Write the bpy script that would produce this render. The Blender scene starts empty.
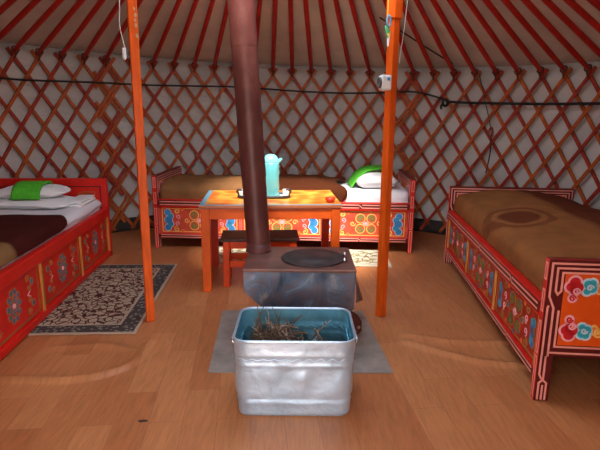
import bpy, bmesh, math, random
from mathutils import Vector, Matrix
from mathutils import noise as mn
random.seed(7)
scn = bpy.context.scene
COL = scn.collection
PI = math.pi
V = Vector

# ------------------------------------------------------------------ materials
MATS = {}
def new_mat(name):
    m = bpy.data.materials.new(name); m.use_nodes = True
    nt = m.node_tree; nt.nodes.clear()
    out = nt.nodes.new('ShaderNodeOutputMaterial'); b = nt.nodes.new('ShaderNodeBsdfPrincipled')
    nt.links.new(b.outputs[0], out.inputs[0])
    MATS[name] = m
    return m, nt, b
def node(nt, kind, ins=None, **props):
    n = nt.nodes.new(kind)
    for k, v in props.items(): setattr(n, k, v)
    for k, v in (ins or {}).items():
        s = n.inputs[k]
        if hasattr(v, 'is_output') or isinstance(v, bpy.types.NodeSocket): nt.links.new(v, s)
        else: s.default_value = v
    return n
def math_n(nt, op, a, b=None, clamp=False):
    n = nt.nodes.new('ShaderNodeMath'); n.operation = op; n.use_clamp = clamp
    for i, v in enumerate((a, b)):
        if v is None: continue
        if isinstance(v, bpy.types.NodeSocket): nt.links.new(v, n.inputs[i])
        else: n.inputs[i].default_value = v
    return n.outputs[0]
def mix_c(nt, fac, a, b, mode='MIX'):
    n = nt.nodes.new('ShaderNodeMix'); n.data_type = 'RGBA'; n.blend_type = mode
    for idx, v in ((0, fac), (6, a), (7, b)):
        if isinstance(v, bpy.types.NodeSocket): nt.links.new(v, n.inputs[idx])
        else: n.inputs[idx].default_value = v if idx == 0 else (*v[:3], 1)
    return n.outputs[2]
def ramp(nt, fac, stops, interp='LINEAR'):
    n = nt.nodes.new('ShaderNodeValToRGB'); n.color_ramp.interpolation = interp
    e = n.color_ramp.elements
    while len(e) < len(stops): e.new(0.5)
    for el, (p, c) in zip(e, stops): el.position = p; el.color = (*c[:3], 1)
    nt.links.new(fac, n.inputs[0]); return n.outputs[0]
def coords(nt, scale=(1,1,1), rot=(0,0,0), loc=(0,0,0)):
    tc = nt.nodes.new('ShaderNodeTexCoord')
    mp = node(nt, 'ShaderNodeMapping', {'Vector': tc.outputs['Object'], 'Scale': scale, 'Rotation': rot, 'Location': loc})
    return mp.outputs[0]
def set_col(nt, b, c):
    if isinstance(c, bpy.types.NodeSocket): nt.links.new(c, b.inputs['Base Color'])
    else: b.inputs['Base Color'].default_value = (*c[:3], 1)
def bump(nt, b, h, strength=.3, dist=.01):
    n = node(nt, 'ShaderNodeBump', {'Strength': strength, 'Distance': dist, 'Height': h})
    nt.links.new(n.outputs[0], b.inputs['Normal'])
def simple(name, c, rough=.5, metal=0., var=.15, scale=8., stretch=(1,1,1), bmp=0., bscale=60., coat=0., spec=.28):
    m, nt, b = new_mat(name)
    v = coords(nt, stretch)
    nz = node(nt, 'ShaderNodeTexNoise', {'Vector': v, 'Scale': scale, 'Detail': 5.0, 'Roughness': .6})
    lo = tuple(x*(1-var) for x in c); hi = tuple(min(1, x*(1+var)) for x in c)
    set_col(nt, b, ramp(nt, nz.outputs['Fac'], [(.3, lo), (.7, hi)]))
    b.inputs['Roughness'].default_value = rough; b.inputs['Metallic'].default_value = metal
    b.inputs['Coat Weight'].default_value = coat; b.inputs['Specular IOR Level'].default_value = spec
    if bmp:
        n2 = node(nt, 'ShaderNodeTexNoise', {'Vector': v, 'Scale': bscale, 'Detail': 4.0})
        bump(nt, b, n2.outputs['Fac'], bmp)
    return m
simple('slat', (.37,.076,.012), .55, var=.35, scale=14)
simple('slat_dark', (.29,.028,.010), .55, var=.35, scale=14)
simple('pole_red', (.44,.020,.012), .45, var=.25, scale=10)
simple('post_orange', (.74,.105,.006), .45, var=.2, scale=6, stretch=(8,8,1), bmp=.1, bscale=20)
simple('post_worn', (.55,.42,.25), .6)
simple('table_orange', (.74,.105,.007), .42, var=.15, scale=6)
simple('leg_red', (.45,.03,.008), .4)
simple('bed_red', (.62,.014,.008), .42, var=.15, scale=5, coat=.1)
simple('bed_dark', (.10,.008,.006), .45)
simple('bed_maroon', (.22,.015,.010), .45)
simple('pink', (.80,.30,.24), .5)
simple('panel_orange', (.72,.085,.006), .4, var=.1)
simple('panel_pinkred', (.60,.07,.035), .45, var=.25, scale=12)
simple('panel_red', (.40,.022,.010), .45, var=.3, scale=18)
simple('orn_red', (.60,.015,.02), .45)
simple('orn_pink', (.85,.38,.42), .5)
simple('orn_blue', (.05,.22,.50), .45)
simple('orn_teal', (.04,.40,.48), .45)
simple('orn_pale', (.55,.70,.80), .5)
simple('orn_green', (.10,.20,.05), .5)
simple('orn_yellow', (.85,.50,.12), .5)
simple('orn_orange', (.80,.18,.03), .5)
simple('orn_greyblue', (.10,.13,.22), .5)
simple('orn_gold', (.38,.17,.045), .45)
simple('divider_gold', (.62,.25,.05), .45)
simple('sheet_white', (.74,.72,.75), .85, var=.04, bmp=.15, bscale=300)
simple('pillow_white', (.80,.79,.80), .85, var=.04, bmp=.2, bscale=30)
simple('towel_green', (.09,.50,.03), .9, var=.15, scale=30, bmp=.5, bscale=250)
simple('mattress_cloth', (.35,.30,.26), .9)
simple('stool_top', (.045,.018,.014), .35, var=.4)
simple('stool_orange', (.66,.060,.008), .4, var=.15)
simple('steel_dark', (.05,.05,.055), .4, metal=.7)
simple('black_iron', (.055,.042,.042), .5, metal=.3, var=.4, scale=20, bmp=.2)
simple('handle_steel', (.60,.60,.62), .25, metal=1.)
simple('thermos_teal', (.16,.62,.66), .22, var=.05, coat=.5)
simple('thermos_pale', (.25,.68,.70), .3, var=.05)
simple('tray_black', (.03,.025,.025), .3)
simple('tray_white', (.75,.72,.68), .4)
simple('bowl_red', (.45,.03,.012), .35)
simple('plastic_white', (.80,.80,.80), .4, var=.03)
simple('plastic_grey', (.10,.10,.10), .5)
simple('sticker_blue', (.05,.25,.55), .5)
simple('wire_white', (.75,.75,.72), .5)
simple('cable_black', (.012,.012,.012), .6)
simple('rope_brown', (.06,.035,.025), .8)
simple('scarf_blue', (.10,.35,.55), .7)
simple('scarf_green', (.08,.30,.12), .7)
simple('scarf_yellow', (.75,.55,.08), .7)
simple('twig', (.14,.085,.055), .85, var=.5, scale=60)
simple('twig_pale', (.36,.26,.20), .85, var=.4, scale=60)
simple('litter', (.06,.038,.025), .95, var=.6, scale=80, bmp=.8, bscale=80)
simple('skirting', (.035,.028,.026), .9)
simple('sheet_metal', (.30,.26,.225), .55, metal=.25, var=.25, scale=9, bmp=.05)
simple('zinc_sky_tint', (.24,.62,.80), .24, metal=.65, var=.25, scale=9, bmp=.45, bscale=16)  # tub inside: blue reflection of the crown sky put into the zinc colour
simple('ring_wood', (.40,.06,.02), .5)

def felt(name, c, scale):
    m, nt, b = new_mat(name)
    v = coords(nt)
    n1 = node(nt, 'ShaderNodeTexNoise', {'Vector': v, 'Scale': 2.2, 'Detail': 6.0, 'Roughness': .65})
    set_col(nt, b, ramp(nt, n1.outputs['Fac'], [(.3, tuple(x*.82 for x in c)), (.7, tuple(x*1.12 for x in c))]))
    w = node(nt, 'ShaderNodeTexNoise', {'Vector': coords(nt, (1, 1, 3)), 'Scale': scale, 'Detail': 5.0, 'Distortion': .6})
    bump(nt, b, w.outputs['Fac'], .35, .02)
    b.inputs['Roughness'].default_value = .95; b.inputs['Specular IOR Level'].default_value = .1
felt('felt_wall', (.50,.485,.475), 5)
felt('felt_roof', (.68,.61,.555), 4)

def floor_mat():
    m, nt, b = new_mat('vinyl_floor')
    v = coords(nt, rot=(0, 0, math.radians(84)))
    br = node(nt, 'ShaderNodeTexBrick', {'Vector': v, 'Color1': (.43,.150,.053,1), 'Color2': (.54,.220,.085,1), 'Mortar': (.39,.132,.054,1),
        'Scale': 1.0, 'Mortar Size': .0016, 'Mortar Smooth': .4, 'Brick Width': .62, 'Row Height': .135, 'Bias': -.1}, offset=.37)
    g = node(nt, 'ShaderNodeTexNoise', {'Vector': coords(nt, (14, 1.6, 1), (0, 0, math.radians(-6))), 'Scale': 4.0, 'Detail': 7.0, 'Roughness': .65, 'Distortion': .5})
    c = mix_c(nt, .55, br.outputs['Color'], ramp(nt, g.outputs['Fac'], [(.3, (.30,.30,.30)), (.55, (.52,.52,.52)), (.75, (.66,.64,.60))]), 'OVERLAY')
    d = node(nt, 'ShaderNodeTexNoise', {'Vector': coords(nt), 'Scale': 1.3, 'Detail': 4.0})
    c = mix_c(nt, .5, c, ramp(nt, d.outputs['Fac'], [(.3, (.42,.40,.38)), (.7, (.58,.57,.56))]), 'OVERLAY')
    # one small dark scuff
    tc = nt.nodes.new('ShaderNodeTexCoord')
    sub = node(nt, 'ShaderNodeVectorMath', {0: tc.outputs['Object'], 1: (-.622, 1.819, 0)}, operation='SUBTRACT')
    sc = node(nt, 'ShaderNodeVectorMath', {0: sub.outputs[0], 1: (1, 2.2, 0)}, operation='MULTIPLY')
    ln = node(nt, 'ShaderNodeVectorMath', {0: sc.outputs[0]}, operation='LENGTH')
    nn = node(nt, 'ShaderNodeTexNoise', {'Vector': tc.outputs['Object'], 'Scale': 60.0})
    dd = math_n(nt, 'ADD', ln.outputs['Value'], math_n(nt, 'MULTIPLY', nn.outputs['Fac'], .03))
    c = mix_c(nt, math_n(nt, 'LESS_THAN', dd, .034), c, (.05,.03,.03))
    set_col(nt, b, c)
    b.inputs['Roughness'].default_value = .42; b.inputs['Specular IOR Level'].default_value = .35
    bump(nt, b, g.outputs['Fac'], .06, .004)
floor_mat()

def blanket_mat(name, tan, dark, shape):
    """tan fleece with a darker woven pattern; shape(nt, x, y) -> 0..1 socket of where it is dark"""
    m, nt, b = new_mat(name)
    tc = nt.nodes.new('ShaderNodeTexCoord')
    nz = node(nt, 'ShaderNodeTexNoise', {'Vector': tc.outputs['Object'], 'Scale': 7.0, 'Detail': 5.0})
    wob = node(nt, 'ShaderNodeVectorMath', {0: nz.outputs['Color'], 1: (.06,.06,0)}, operation='MULTIPLY')
    ad = node(nt, 'ShaderNodeVectorMath', {0: tc.outputs['Object'], 1: wob.outputs[0]}, operation='ADD')
    sp = node(nt, 'ShaderNodeSeparateXYZ', {0: ad.outputs[0]})
    f = shape(nt, sp.outputs[0], sp.outputs[1])
    base = ramp(nt, nz.outputs['Fac'], [(.3, tuple(x*.82 for x in tan)), (.7, tuple(x*1.15 for x in tan))])
    set_col(nt, b, mix_c(nt, f, base, dark))
    b.inputs['Roughness'].default_value = .95; b.inputs['Specular IOR Level'].default_value = .1
    fz = node(nt, 'ShaderNodeTexNoise', {'Vector': tc.outputs['Object'], 'Scale': 180.0, 'Detail': 3.0})
    bump(nt, b, fz.outputs['Fac'], .5, .004)
def ell(nt, x, y, cx, cy, rx, ry):
    a = math_n(nt, 'DIVIDE', math_n(nt, 'SUBTRACT', x, cx), rx); c = math_n(nt, 'DIVIDE', math_n(nt, 'SUBTRACT', y, cy), ry)
    return math_n(nt, 'SQRT', math_n(nt, 'ADD', math_n(nt, 'MULTIPLY', a, a), math_n(nt, 'MULTIPLY', c, c)))
def sq4(nt, x, y, cx, cy, rx, ry):     # rounded rectangle distance
    a = math_n(nt, 'DIVIDE', math_n(nt, 'SUBTRACT', x, cx), rx); c = math_n(nt, 'DIVIDE', math_n(nt, 'SUBTRACT', y, cy), ry)
    return math_n(nt, 'ADD', math_n(nt, 'POWER', math_n(nt, 'ABSOLUTE', a), 6), math_n(nt, 'POWER', math_n(nt, 'ABSOLUTE', c), 6))
def step(nt, v, t, s): return math_n(nt, 'DIVIDE', math_n(nt, 'SUBTRACT', v, t), s, clamp=True)
def shape_left(nt, x, y): return step(nt, sq4(nt, x, y, .02, .47, .55, .45), .9, .4)
def shape_right(nt, x, y):
    e = ell(nt, x, y, 1.06, .25, .25, .19)
    core = math_n(nt, 'SUBTRACT', 1, step(nt, e, .55, .12), clamp=True)
    ring = math_n(nt, 'MULTIPLY', step(nt, e, .78, .06), math_n(nt, 'SUBTRACT', 1, step(nt, e, .98, .06), clamp=True))
    b = step(nt, sq4(nt, x, y, 1.1, .02, 1.3, .52), .8, 1.0)
    return math_n(nt, 'MAXIMUM', math_n(nt, 'MAXIMUM', math_n(nt, 'MULTIPLY', core, .8), math_n(nt, 'MULTIPLY', ring, .55)), math_n(nt, 'MULTIPLY', b, .85))
def shape_back(nt, x, y): return step(nt, x, .86, .05)
blanket_mat('blanket_left', (.22,.115,.045), (.055,.008,.006), shape_left)
blanket_mat('blanket_right', (.26,.10,.032), (.10,.017,.008), shape_right)
blanket_mat('blanket_back', (.25,.115,.045), (.052,.013,.004), shape_back)

def table_top_mat():
    m, nt, b = new_mat('table_top_paint')
    tc = nt.nodes.new('ShaderNodeTexCoord')
    sp = node(nt, 'ShaderNodeSeparateXYZ', {0: tc.outputs['Object']})
    x, y = sp.outputs[0], sp.outputs[1]
    wv = node(nt, 'ShaderNodeTexVoronoi', {'Vector': tc.outputs['Object'], 'Scale': 9.0})
    c = ramp(nt, wv.outputs['Distance'], [(.2, (.74,.12,.015)), (.45, (.78,.18,.02)), (.66, (.80,.34,.05))])
    edge = math_n(nt, 'MAXIMUM', math_n(nt, 'LESS_THAN', x, -.44), math_n(nt, 'LESS_THAN', y, -.30))
    c = mix_c(nt, edge, c, (.13,.32,.42))
    out = math_n(nt, 'MAXIMUM', math_n(nt, 'LESS_THAN', x, -.474), math_n(nt, 'LESS_THAN', y, -.3195))
    c = mix_c(nt, out, c, (.45,.11,.03))
    set_col(nt, b, c); b.inputs['Roughness'].default_value = .3
table_top_mat()

def steel_heat():
    m, nt, b = new_mat('stove_steel')
    v = coords(nt)
    n1 = node(nt, 'ShaderNodeTexNoise', {'Vector': coords(nt, (1,1,.7)), 'Scale': 7.0, 'Detail': 6.0, 'Distortion': 1.2, 'Roughness': .6})
    c = ramp(nt, n1.outputs['Fac'], [(.28, (.04,.045,.055)), (.42, (.11,.15,.22)), (.52, (.20,.16,.18)), (.60, (.15,.21,.30)), (.74, (.46,.43,.42))])
    set_col(nt, b, c); b.inputs['Metallic'].default_value = .65
    r = node(nt, 'ShaderNodeTexNoise', {'Vector': v, 'Scale': 12.0, 'Detail': 4.0})
    nt.links.new(math_n(nt, 'ADD', math_n(nt, 'MULTIPLY', r.outputs['Fac'], .3), .28), b.inputs['Roughness'])
    d = node(nt, 'ShaderNodeTexNoise', {'Vector': v, 'Scale': 5.0, 'Detail': 2.0}); bump(nt, b, d.outputs['Fac'], .5, .03)
    m, nt, b = new_mat('stove_top_plate')
    n1 = node(nt, 'ShaderNodeTexNoise', {'Vector': coords(nt), 'Scale': 8.0, 'Detail': 6.0})
    set_col(nt, b, ramp(nt, n1.outputs['Fac'], [(.3, (.12,.055,.042)), (.6, (.24,.10,.075)), (.75, (.30,.15,.11))]))
    b.inputs['Metallic'].default_value = .35; b.inputs['Roughness'].default_value = .42
    m, nt, b = new_mat('pipe_oxide')
    n1 = node(nt, 'ShaderNodeTexNoise', {'Vector': coords(nt, (1,1,.6)), 'Scale': 9.0, 'Detail': 7.0, 'Roughness': .65})
    set_col(nt, b, ramp(nt, n1.outputs['Fac'], [(.3, (.085,.022,.020)), (.55, (.13,.036,.030)), (.75, (.20,.07,.055))]))
    b.inputs['Metallic'].default_value = .15; b.inputs['Roughness'].default_value = .45
    m, nt, b = new_mat('galvanised')
    vo = node(nt, 'ShaderNodeTexVoronoi', {'Vector': coords(nt), 'Scale': 45.0})
    n1 = node(nt, 'ShaderNodeTexNoise', {'Vector': coords(nt), 'Scale': 6.0, 'Detail': 5.0})
    c = ramp(nt, n1.outputs['Fac'], [(.3, (.40,.53,.66)), (.7, (.58,.73,.88))])
    c = mix_c(nt, .10, c, ramp(nt, vo.outputs['Distance'], [(.1, (.3,.3,.3)), (.6, (.7,.7,.7))]), 'OVERLAY')
    set_col(nt, b, c); b.inputs['Metallic'].default_value = .6; b.inputs['Roughness'].default_value = .36
    d = node(nt, 'ShaderNodeTexNoise', {'Vector': coords(nt), 'Scale': 16.0, 'Detail': 3.0, 'Distortion': .5}); bump(nt, b, d.outputs['Fac'], .45, .012)
steel_heat()

def rug_mat(name, hx, hy, field, motif, band, band2, bw, sc):
    m, nt, b = new_mat(name)
    tc = nt.nodes.new('ShaderNodeTexCoord')
    sp = node(nt, 'ShaderNodeSeparateXYZ', {0: tc.outputs['Object']})
    ax = math_n(nt, 'SUBTRACT', hx, math_n(nt, 'ABSOLUTE', sp.outputs[0])); ay = math_n(nt, 'SUBTRACT', hy, math_n(nt, 'ABSOLUTE', sp.outputs[1]))
    e = math_n(nt, 'MINIMUM', ax, ay)
    nz = node(nt, 'ShaderNodeTexNoise', {'Vector': tc.outputs['Object'], 'Scale': sc*.7, 'Detail': 3.0})
    wp = node(nt, 'ShaderNodeVectorMath', {0: nz.outputs['Color'], 1: (.05,.05,0)}, operation='MULTIPLY')
    ad = node(nt, 'ShaderNodeVectorMath', {0: tc.outputs['Object'], 1: wp.outputs[0]}, operation='ADD')
    v1 = node(nt, 'ShaderNodeTexVoronoi', {'Vector': ad.outputs[0], 'Scale': sc}, feature='F1')
    v2 = node(nt, 'ShaderNodeTexVoronoi', {'Vector': ad.outputs[0], 'Scale': sc*1.3}, feature='DISTANCE_TO_EDGE')
    c = ramp(nt, v1.outputs['Distance'], [(0, motif), (.30, motif), (.36, field), (.60, field)])
    c = mix_c(nt, math_n(nt, 'LESS_THAN', v2.outputs['Distance'], .07), c, tuple(x*.55 for x in motif))
    v3 = node(nt, 'ShaderNodeTexVoronoi', {'Vector': tc.outputs['Object'], 'Scale': sc*2.2})
    bc = ramp(nt, v3.outputs['Distance'], [(.25, band2), (.45, band), (.8, band)])
    c = mix_c(nt, math_n(nt, 'LESS_THAN', e, bw), c, bc)
    ln = math_n(nt, 'LESS_THAN', math_n(nt, 'ABSOLUTE', math_n(nt, 'SUBTRACT', e, bw)), .008)
    c = mix_c(nt, ln, c, field)
    c = mix_c(nt, math_n(nt, 'LESS_THAN', e, .018), c, tuple(x*1.05 for x in field))
    set_col(nt, b, c); b.inputs['Roughness'].default_value = 1; b.inputs['Specular IOR Level'].default_value = .05
    f = node(nt, 'ShaderNodeTexNoise', {'Vector': tc.outputs['Object'], 'Scale': 220.0}); bump(nt, b, f.outputs['Fac'], .6, .004)
rug_mat('rug_dark', .46, .65, (.42,.31,.22), (.13,.045,.035), (.07,.055,.05), (.24,.20,.16), .12, 17.)
rug_mat('rug_pale', .76, .25, (.60,.55,.42), (.36,.29,.16), (.50,.46,.35), (.60,.54,.40), .06, 11.)

# ------------------------------------------------------------------ mesh builder
class MB:
    def __init__(s): s.v = []; s.f = []; s.m = []; s.s = []; s.names = []
    def mi(s, mat):
        if mat not in s.names: s.names.append(mat)
        return s.names.index(mat)
    def add(s, verts, faces, mat, smooth=False, M=None):
        o = len(s.v); i = s.mi(mat)
        s.v += [tuple(M @ V(p)) if M else tuple(p) for p in verts]
        for f in faces: s.f.append(tuple(o+k for k in f)); s.m.append(i); s.s.append(smooth)
        return s
    def box(s, lo, hi, mat, bev=.004, M=None):
        bm = bmesh.new(); bmesh.ops.create_cube(bm, size=1)
        for v in bm.verts:
            for k in range(3): v.co[k] = lo[k] + (v.co[k]+.5)*(hi[k]-lo[k])
        if bev: bmesh.ops.bevel(bm, geom=list(bm.edges), offset=min(bev, .45*min(hi[k]-lo[k] for k in range(3))), segments=2, affect='EDGES', profile=.5)
        bm.verts.index_update()
        s.add([v.co[:] for v in bm.verts], [[v.index for v in f.verts] for f in bm.faces], mat, False, M); bm.free(); return s
    def tube(s, pts, r, mat, n=8, closed=False, M=None, flat=1.0, smooth=True):
        pts = [V(p) for p in pts]; L = len(pts)
        rs = r if isinstance(r, (list, tuple)) else [r]*L
        T = []
        for i in range(L):
            a = pts[(i-1) % L] if closed or i > 0 else pts[i]; b = pts[(i+1) % L] if closed or i < L-1 else pts[i]
            T.append((b-a).normalized())
        up = V((0,0,1)) if abs(T[0].z) < .9 else V((1,0,0))
        nrm = (up - T[0]*up.dot(T[0])).normalized(); vs = []
        for i in range(L):
            nrm = (nrm - T[i]*nrm.dot(T[i])).normalized(); bn = T[i].cross(nrm)
            for k in range(n):
                a = 2*PI*k/n; vs.append(pts[i] + nrm*(math.cos(a)*rs[i]*flat) + bn*(math.sin(a)*rs[i]))
        fs = []
        for i in range(L if closed else L-1):
            j = (i+1) % L
            for k in range(n): fs.append((i*n+k, i*n+(k+1) % n, j*n+(k+1) % n, j*n+k))
        s.add(vs, fs, mat, smooth, M)
        if not closed: s.add(vs[:n], [tuple(range(n-1, -1, -1))], mat, False, M); s.add(vs[-n:], [tuple(range(n))], mat, False, M)
        return s
    def lathe(s, prof, mat, n=32, c=(0,0,0), M=None, smooth=True):
        vs = []; fs = []; L = len(prof)
        for r, z in prof:
            for k in range(n): a = 2*PI*k/n; vs.append((c[0]+r*math.cos(a), c[1]+r*math.sin(a), c[2]+z))
        for i in range(L-1):
            for k in range(n): fs.append((i*n+k, i*n+(k+1) % n, (i+1)*n+(k+1) % n, (i+1)*n+k))
        fs.append(tuple(range(n-1, -1, -1))); fs.append(tuple((L-1)*n+k for k in range(n)))
        return s.add(vs, fs, mat, smooth, M)
    def poly(s, pts, h0, h1, mat, M=None):          # extruded polygon in a plane
        n = len(pts)
        vs = [(p[0], p[1], h0) for p in pts] + [(p[0], p[1], h1) for p in pts]
        fs = [tuple(range(n, 2*n)), tuple(range(n-1, -1, -1))] + [(i, (i+1) % n, n+(i+1) % n, n+i) for i in range(n)]
        return s.add(vs, fs, mat, False, M)
    def disc(s, u, v, r, h, mat, M, n=16, sy=1.0): return s.poly([(u+r*math.cos(2*PI*k/n), v+r*sy*math.sin(2*PI*k/n)) for k in range(n)], -.001, h, mat, M)
    def ribbon(s, pts, w, h, mat, M, closed=False):
        P = [V((p[0], p[1])) for p in pts]; L = len(P); vs = []; fs = []
        for i in range(L):
            a = P[(i-1) % L] if closed or i > 0 else None; b = P[(i+1) % L] if closed or i < L-1 else None
            d1 = (P[i]-a).normalized() if a is not None else (b-P[i]).normalized()
            d2 = (b-P[i]).normalized() if b is not None else d1
            n1 = V((-d1.y, d1.x)); n2 = V((-d2.y, d2.x)); m = n1+n2
            m = m/max(.35, m.dot(n1)) if m.length > 1e-6 else n1
            for sg, z in ((-.5, -.001), (-.5, h), (.5, h), (.5, -.001)):
                q = P[i]+m*(w*sg); vs.append((q.x, q.y, z))
        for i in range(L if closed else L-1):
            j = (i+1) % L
            for k in range(3): fs.append((i*4+k, j*4+k, j*4+k+1, i*4+k+1))
        if not closed: fs += [(0,1,2,3), (L*4-1, L*4-2, L*4-3, L*4-4)]
        return s.add(vs, fs, mat, False, M)
    def spiral(s, u, v, r, turns, a0, sg, w, h, mat, M, n=22):
        pts = []
        for i in range(n+1):
            t = i/n; rr = r*(1-.85*t); a = a0+sg*turns*2*PI*t
            pts.append((u+rr*math.cos(a), v+rr*math.sin(a)))
        return s.ribbon(pts, w, h, mat, M)
    def build(s, name, parent=None, loc=None, rot=None):
        me = bpy.data.meshes.new(name); me.from_pydata(s.v, [], s.f)
        for k in s.names: me.materials.append(MATS[k])
        me.polygons.foreach_set('material_index', s.m); me.polygons.foreach_set('use_smooth', s.s); me.update()
        bm = bmesh.new(); bm.from_mesh(me); bmesh.ops.recalc_face_normals(bm, faces=bm.faces); bm.to_mesh(me); bm.free()
        o = bpy.data.objects.new(name, me); COL.objects.link(o)
        if parent: o.parent = parent
        if loc: o.location = loc
        if rot: o.rotation_euler = rot
        return o
def tag(o, label, cat, group=None, kind=None):
    o['label'] = label; o['category'] = cat
    if group: o['group'] = group
    if kind: o['kind'] = kind
    return o
def empty(name, label, cat, loc=(0,0,0), rz=0., group=None):
    o = bpy.data.objects.new(name, None); COL.objects.link(o); o.location = loc; o.rotation_euler = (0,0,rz); o.empty_display_size = .1
    return tag(o, label, cat, group)
def structure(o): o['kind'] = 'structure'; return o
def plane(o, u, v):
    u = V(u).normalized(); v = V(v).normalized(); n = u.cross(v)
    return Matrix(((u.x, v.x, n.x, o[0]), (u.y, v.y, n.y, o[1]), (u.z, v.z, n.z, o[2]), (0,0,0,1)))

# ------------------------------------------------------------------ the tent shell
CX, CY, R = -.19, 2.84, 2.78
CRX, CRZ, CRR = -.12, 2.545, .72           # crown opening
def ztop(x): return 1.612 - .030*x
def cyl(phi, z, r): a = math.radians(phi); return V((CX+r*math.sin(a), CY+r*math.cos(a), z))
def ridge(x, y):
    def seg(pts, w, h):
        best = 9
        for (ax, ay), (bx, by) in zip(pts, pts[1:]):
            dx, dy = bx-ax, by-ay; t = max(0, min(1, ((x-ax)*dx+(y-ay)*dy)/(dx*dx+dy*dy)))
            best = min(best, math.hypot(x-ax-t*dx, y-ay-t*dy))
        return h*math.exp(-(best/w)**2)
    z = seg([(-1.9,2.14),(-1.37,2.124),(-1.093,2.12),(-.928,2.168),(-.834,2.245),(-.80,2.36),(-.80,2.52)], .017, .022)
    z += seg([(-1.272,2.45),(-1.021,2.49),(-.85,2.42)], .026, .011)
    z += seg([(.60,2.643),(.771,2.584),(.979,2.551),(1.25,2.56)], .020, .015)
    z += seg([(.579,2.56),(.733,2.441),(.905,2.337),(1.2,2.28)], .022, .017)
    return z
mb = MB(); st = .02; idx = {}; vs = []; fs = []
n0 = int(6.2/st)
def vid(i, j):
    if (i, j) not in idx:
        x = CX-3.1+i*st; y = CY-3.1+j*st; idx[(i, j)] = len(vs); vs.append((x, y, ridge(x, y)))
    return idx[(i, j)]
for i in range(n0):
    for j in range(n0):
        x = CX-3.1+(i+.5)*st; y = CY-3.1+(j+.5)*st
        if math.hypot(x-CX, y-CY) < R+.06: fs.append((vid(i,j), vid(i+1,j), vid(i+1,j+1), vid(i,j+1)))
mb.add(vs, fs, 'vinyl_floor', True); fl = structure(mb.build('floor'))
if fl.data.polygons[0].normal.z < 0: fl.data.flip_normals()
sol = fl.modifiers.new('thick', 'SOLIDIFY'); sol.thickness = .05; sol.offset = -1

NP = 180; DOOR = 9.0
phis = [DOOR+180 + i*(360-2*DOOR)/NP for i in range(NP+1)]      # from one door jamb round to the other
def shell_strip(z0, z1, r0, r1, mat, name, n=8):
    mb = MB(); vs = []; fs = []
    for p in phis:
        for k in range(n+1):
            t = k/n; q = cyl(p, 0, r0+(r1-r0)*t); zt = z1(q.x) if callable(z1) else z1
            vs.append((q.x, q.y, z0+(zt-z0)*t))
    for i in range(len(phis)-1):
        for k in range(n): a = i*(n+1)+k; fs.append((a, a+n+1, a+n+2, a+1))
    mb.add(vs, fs, mat, True); o = mb.build(name)
    m = o.modifiers.new('thick', 'SOLIDIFY'); m.thickness = .03; m.offset = 1
    # thickness goes outward
    c = V((CX, CY, .8)); f0 = o.data.polygons[0]
    if (f0.center-c).dot(f0.normal) < 0: m.offset = -1
    return structure(o)
shell_strip(-.02, lambda x: ztop(x)+.075, R, R, 'felt_wall', 'wall_back')
shell_strip(0, .13, R-.05, R-.03, 'skirting', 'baseboard_back', 3)
# roof felt, a truncated cone with the open crown
def cone_pt(phi, t, dz=0.):
    a = cyl(phi, 0, R+.05); a.z = ztop(a.x)-.015
    b = V((CRX+CRR*math.sin(math.radians(phi)), CY+CRR*math.cos(math.radians(phi)), CRZ+.0))
    q = a.lerp(b, t); q.z += dz; return q
mb = MB(); vs = []; fs = []; NT = 14; NR = 160
for i in range(NR):
    ph = 360*i/NR
    for k in range(NT+1):
        t = k/NT; q = cone_pt(ph, t, .055)
        sag = -.012*math.sin(PI*t)*(1+math.cos(math.radians(ph*86)))*.5
        q.z += sag*1.0 + .008*mn.noise(q*3); vs.append(tuple(q))
for i in range(NR):
    for k in range(NT): a = i*(NT+1)+k; b = ((i+1) % NR)*(NT+1)+k; fs.append((a, b, b+1, a+1))
mb.add(vs, fs, 'felt_roof', True); o = structure(mb.build('ceiling')); m = o.modifiers.new('thick', 'SOLIDIFY'); m.thickness = .03
m.offset = 1 if o.data.polygons[0].normal.z > 0 else -1
# crown ring with its cross bars (above the frame)
mb = MB(); ring = [(CRX+(CRR+.02)*math.sin(2*PI*k/48), CY+(CRR+.02)*math.cos(2*PI*k/48), CRZ) for k in range(48)]
mb.tube(ring, .05, 'ring_wood', 10, True)
for a in (0, PI/2):
    d = V((math.cos(a), math.sin(a), 0)); mb.tube([V((CRX, CY, CRZ))+d*(CRR*t)+V((0,0,.12*(1-t*t))) for t in (-1,-.6,-.2,.2,.6,1)], .02, 'ring_wood', 8)
structure(mb.build('trim_1'))
# door frame, in whose opening the photographer stands
mb = MB()
for sg in (-1, 1):
    q = cyl(180+sg*DOOR, 0, R+.01); mb.box((q.x-.04, q.y-.06, 0), (q.x+.04, q.y+.06, 1.66), 'post_orange')
q0 = cyl(180+DOOR, 0, R+.01); q1 = cyl(180-DOOR, 0, R+.01)
mb.box((q0.x-.04, q0.y-.06, 1.58), (q1.x+.04, q1.y+.06, 1.66), 'post_orange')
structure(mb.build('door_1'))

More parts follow.
